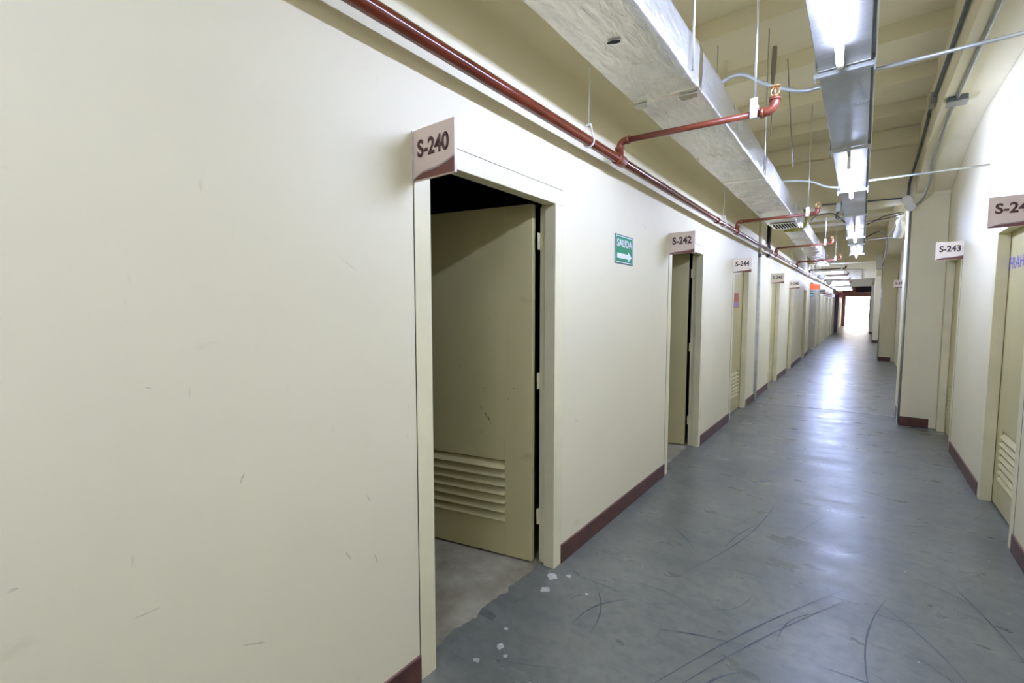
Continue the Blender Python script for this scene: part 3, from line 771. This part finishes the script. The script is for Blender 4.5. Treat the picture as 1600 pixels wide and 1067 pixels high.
# ------------------------------------------------------------------ conduits and boxes
def pipe_thing(name, label, cat, pts, rad, mat, extra=None, n=10):
    o = MB().tube(pts, rad, n).build(name, mat); tag(o, label, cat); return o
def smooth(pts, k=6):
    P = [Vector(p) for p in pts]; out = []
    for i in range(len(P) - 1):
        p0 = P[max(i - 1, 0)]; p1 = P[i]; p2 = P[i + 1]; p3 = P[min(i + 2, len(P) - 1)]
        for j in range(k):
            t = j / k
            out.append(.5 * ((2 * p1) + (-p0 + p2) * t + (2 * p0 - 5 * p1 + 4 * p2 - p3) * t * t + (-p0 + 3 * p1 - 3 * p2 + p3) * t ** 3))
    out.append(P[-1]); return out
pipe_thing('conduit', 'thin grey conduit crossing from the first strut of the raceway to the right wall', 'conduit', [(XT1 + .02, 2.92, 2.62), (XR, 2.925, 2.62)], .0085, 'conduit')
pipe_thing('conduit', 'thin grey conduit crossing from the raceway to the right wall near the round box covers', 'conduit', [(XT1 + .02, 5.345, 2.62), (XR, 5.36, 2.62)], .0085, 'conduit')
pipe_thing('conduit', 'pale conduit crossing the corridor behind the cross beam', 'conduit', [(XT1 + .02, 9.9, 2.62), (XR, 9.9, 2.66)], .008, 'conduit')
pipe_thing('flexible_conduit', 'wavy grey flexible conduit from the big foil duct to the first strut', 'conduit', smooth([(-.76, 2.95, 2.735), (-.684, 2.92, 2.77), (-.59, 2.92, 2.775), (-.459, 2.92, 2.68), (-.307, 2.92, 2.605), (-.215, 2.92, 2.60)]), .0105, 'conduit')
pipe_thing('flexible_conduit', 'wavy grey flexible conduit from the foil duct to the raceway by the second tube', 'conduit', smooth([(-.70, 5.4, 2.735), (-.632, 5.4, 2.735), (-.453, 5.4, 2.70), (-.32, 5.4, 2.63), (-.219, 5.4, 2.605)]), .009, 'conduit')
pipe_thing('flexible_conduit', 'bent dark conduit dropping to the raceway just past the cross beam', 'conduit', smooth([(-.62, 7.9, 2.72), (-.55, 7.9, 2.785), (-.36, 7.9, 2.785), (-.26, 7.9, 2.68), (-.20, 7.9, 2.63)]), .009, 'darkcon')
pipe_thing('conduit', 'dark horizontal conduit along the bottom of the first cross beam', 'conduit', [(-.47, 7.395, 2.83), (.40, 7.395, 2.80)], .009, 'darkcon')
# conduit along the left face of the long beam, with its box
XB = .467
r = empty('conduit', (.44, 4, 3.3)); tag(r, 'dark conduit running along the inner face of the long right beam with a small box', 'conduit')
m = MB(); m.tube(smooth([(.448, YB + .1, 3.35), (.448, 0, 3.35), (.448, 3.9, 3.36), (.448, 5.9, 3.37), (.448, 6.2, 3.33), (.44, 7.0, 3.18), (.405, 7.36, 2.98), (.40, 7.37, 2.9), (.395, 7.38, 2.79)]), .014, 10); m.build('pipe', 'darkcon', r)
m = MB(.003); m.box((.42, 5.70, 3.31), (.466, 5.86, 3.41)); m.build('junction_box', 'conduit', r)
r = empty('conduit', (.55, 4, 3.15)); tag(r, 'grey conduit fixed beneath the long right beam, ending at the round covers', 'conduit')
m = MB(); m.tube(smooth([(.545, YB + .1, 3.150), (.545, 0, 3.150), (.545, 3, 3.150), (.545, 5.5, 3.150), (.545, 5.8, 3.12), (.535, 6.6, 3.0), (.56, 6.95, 2.92), (.53, 7.3, 2.76), (.47, 7.395, 2.70), (.43, 7.395, 2.672)]), .013, 10); m.build('pipe', 'conduit', r)
m = MB(.004); m.box((.49, 5.18, 3.125), (.61, 5.30, 3.163)); m.build('junction_box', 'darkcon', r)
m = MB(.004); m.box((.485, 5.175, 3.115), (.615, 5.305, 3.125)); m.build('box_cover', 'conduit', r)
def round_cover(x, y, z, lab):
    r = empty('round_box', (x, y, z)); tag(r, lab, 'junction box')
    m = MB(); m.tube([(x, y, z), (x, y + .04, z)], .044, 20); m.build('box_body', 'conduit', r)
    m = MB(); m.tube([(x, y - .006, z), (x, y - .004, z), (x, y, z)], [.046, .052, .052], 24)
    m.build('cover', 'whitep', r)
    m = MB(); m.tube([(x - .02, y - .009, z + .005), (x - .02, y - .005, z + .005)], .004, 8); m.tube([(x + .02, y - .009, z - .003), (x + .02, y - .005, z - .003)], .004, 8); m.build('screws', 'steel', r)
round_cover(.384, 7.33, 2.765, 'round white box cover at the top of the pillar, upper of the pair')
round_cover(.418, 7.31, 2.672, 'round white box cover at the top of the pillar, lower of the pair')
# pillar edge conduit
r = empty('conduit', (.43, 7.5, 0)); tag(r, 'shiny steel conduit running down the left edge of the nearest pillar', 'conduit')
m = MB(.002); m.box((.418, 7.47, 0.0), (.4445, 7.515, 2.70)); m.build('channel', 'steel', r)
m = MB(); m.tube([(.432, 7.455, .02), (.432, 7.455, 2.72)], .009, 10); m.build('pipe', 'conduit', r)
# left wall conduit
r = empty('conduit', (XL, 8.0, 0)); tag(r, 'vertical galvanised conduit rising the full height of the left wall between S-244 and S-246', 'conduit')
m = MB(); m.tube([(XL + .02, 8.05, 0.0), (XL + .02, 8.05, ZC - .35)], .023, 12); m.build('pipe', 'palegalv', r)
m = MB(.002)
m.box((XL, 8.0, .0), (XL + .006, 8.1, 2.25)); m.build('joint_cover', 'palegalv', r)
m = MB(.003); m.box((XL, 8.0, 2.26), (XL + .045, 8.10, 2.31)); m.build('clamp', 'darkcon', r)
r = empty('drain_pipe', (XL + .03, 8.95, 2.4)); tag(r, 'short black vertical bar behind the red main past the steel conduit', 'pipe')
m = MB(.003); m.box((XL + .005, 8.75, 2.42), (XL + .05, 8.87, 2.95)); m.build('bar', 'blackm', r)
m = MB(.003); m.box((XL + .005, 8.75, 2.32), (XL + .05, 8.87, 2.375)); m.build('bracket', 'blackm', r)
# foil-wrapped fitting behind the pillar top
r = empty('wall_fitting', (.6, 9.3, 2.8)); tag(r, 'crumpled foil-wrapped fitting hanging behind the top of the nearest pillar', 'fitting')
m = MB(); m.tube(smooth([(.44, 9.0, 2.86), (.42, 9.2, 2.80), (.44, 9.4, 2.72), (.42, 9.6, 2.62)]), [.03] * 6 + [.055] * 6 + [.065] * 7, 14); m.build('foil_wrap', 'foil', r)
m = MB(); m.tube(smooth([(.36, 8.9, 2.87), (.40, 9.0, 2.80), (.46, 9.0, 2.90)]), .008, 6); m.tube(smooth([(.44, 8.95, 2.9), (.38, 9.0, 2.83), (.34, 9.05, 2.88)]), .007, 6); m.build('loose_wire', 'steel', r)
pipe_thing('cable', 'thin black cable looping from the raceway to the top of the pillar', 'cable', smooth([(XT1 + .02, 8.1, 2.62), (.12, 8.1, 2.67), (.22, 8.1, 2.72), (.40, 8.1, 2.745)]), .006, 'blackm', n=6)
pipe_thing('cable', 'black cable sagging across the corridor beyond the first cross beam', 'cable', smooth([(XT1, 8.3, 2.70), (.1, 8.3, 2.70), (.25, 8.3, 2.715), (.42, 8.3, 2.76)]), .006, 'blackm', n=6)
pipe_thing('cable', 'dark cable running down the right side of the ceiling past the third tube', 'cable', smooth([(.0, 11.5, 2.86), (.22, 11.5, 2.96), (.33, 12.0, 2.95), (.40, 13, 2.9), (.42, 15.2, 2.75), (.42, 15.9, 2.60)]), .011, 'blackm', n=6)
r = empty('speaker_box', (-.27, 6.6, 2.6)); tag(r, 'small dark ballast box clipped to the left side of the raceway past the second tube', 'electrical box')
m = MB(.004); m.box((-.275, 6.45, 2.56), (-.23, 6.62, 2.66)); m.build('housing', 'conduit', r)
m = MB(); m.tube(smooth([(-.26, 6.50, 2.56), (-.275, 6.6, 2.52), (-.25, 6.8, 2.53), (-.24, 7.1, 2.58)]), .012, 8); m.build('wires', 'darkcon', r)
# old ceiling hangers: pale stub and dark rag
pipe_thing('ceiling_bracket', 'pale painted angle stub hanging from the ceiling just right of the big duct', 'bracket', [(-1.03, 4.45, ZC - .02), (-1.03, 4.45, 3.42)], .012, 'frame')
pipe_thing('ceiling_strap', 'dusty strap hanging from the ceiling above the nearest sprinkler head', 'strap', [(-.66, 4.45, ZC - .02), (-.66, 4.45, 3.56), (-.665, 4.45, 3.42), (-.665, 4.45, 3.30), (-.665, 4.45, 2.9)], [.014, .018, .020, .008, .003], 'room')
pipe_thing('ceiling_wire', 'thin dark wire hanging from the ceiling beyond the nearest sprinkler head', 'wire', [(-.62, 4.9, ZC - .05), (-.55, 4.95, 2.75)], .0035, 'darkcon', n=6)
# strips on the second pillar
pipe_thing('conduit', 'thin pale conduit down the edge of the second pillar', 'conduit', [(.43, 16.37, 0.05), (.43, 16.37, 2.72)], .014, 'steel')
m = MB(.01); m.box((.28, 16.2, 2.55), (.42, 16.38, 2.95)); tag(m.build('wall_lamp', 'whitep'), 'small pale box high on the corner of the second pillar', 'electrical box')
# round white lamps along the main pipe far away
for i, (x, y, z) in enumerate(((-1.02, 17.5, 2.50), (-1.02, 21.6, 2.50), (-1.05, 25.5, 2.5))):
    r = empty('globe_lamp', (x, y, z)); tag(r, '%s small white round lamp hanging beside the far end of the red main' % ('first', 'second', 'third')[i], 'lamp')
    m = MB(); m.tube([(x, y, z + .10), (x, y, z + .07), (x, y, z), (x, y, z - .08), (x, y, z - .12)], [.03, .08, .11, .08, .02], 14); m.build('shade', 'whitep', r)
    m = MB(); m.tube([(x, y, z + .1), (x, y, ZC - .05)], .008, 6); m.build('cord', 'steel', r)
# far clutter: dark pillar on the left and dark right-hand post at the end
m = MB(.01); m.box((XL, 35.4, 0), (XL + .16, 36.1, 2.35)); tag(m.build('trim_1', 'lilac'), 'dark violet post on the left near the bright end', 'post', kind='structure')
m = MB(.01); m.box((.50, 40.0, 0), (.78, 40.5, 3.2)); m.box((-.35, 40.0, 2.62), (.78, 40.5, 3.4)); tag(m.build('trim_2', 'lilac'), 'dark frame around the right side of the bright end', 'post', kind='structure')
finish_parent()
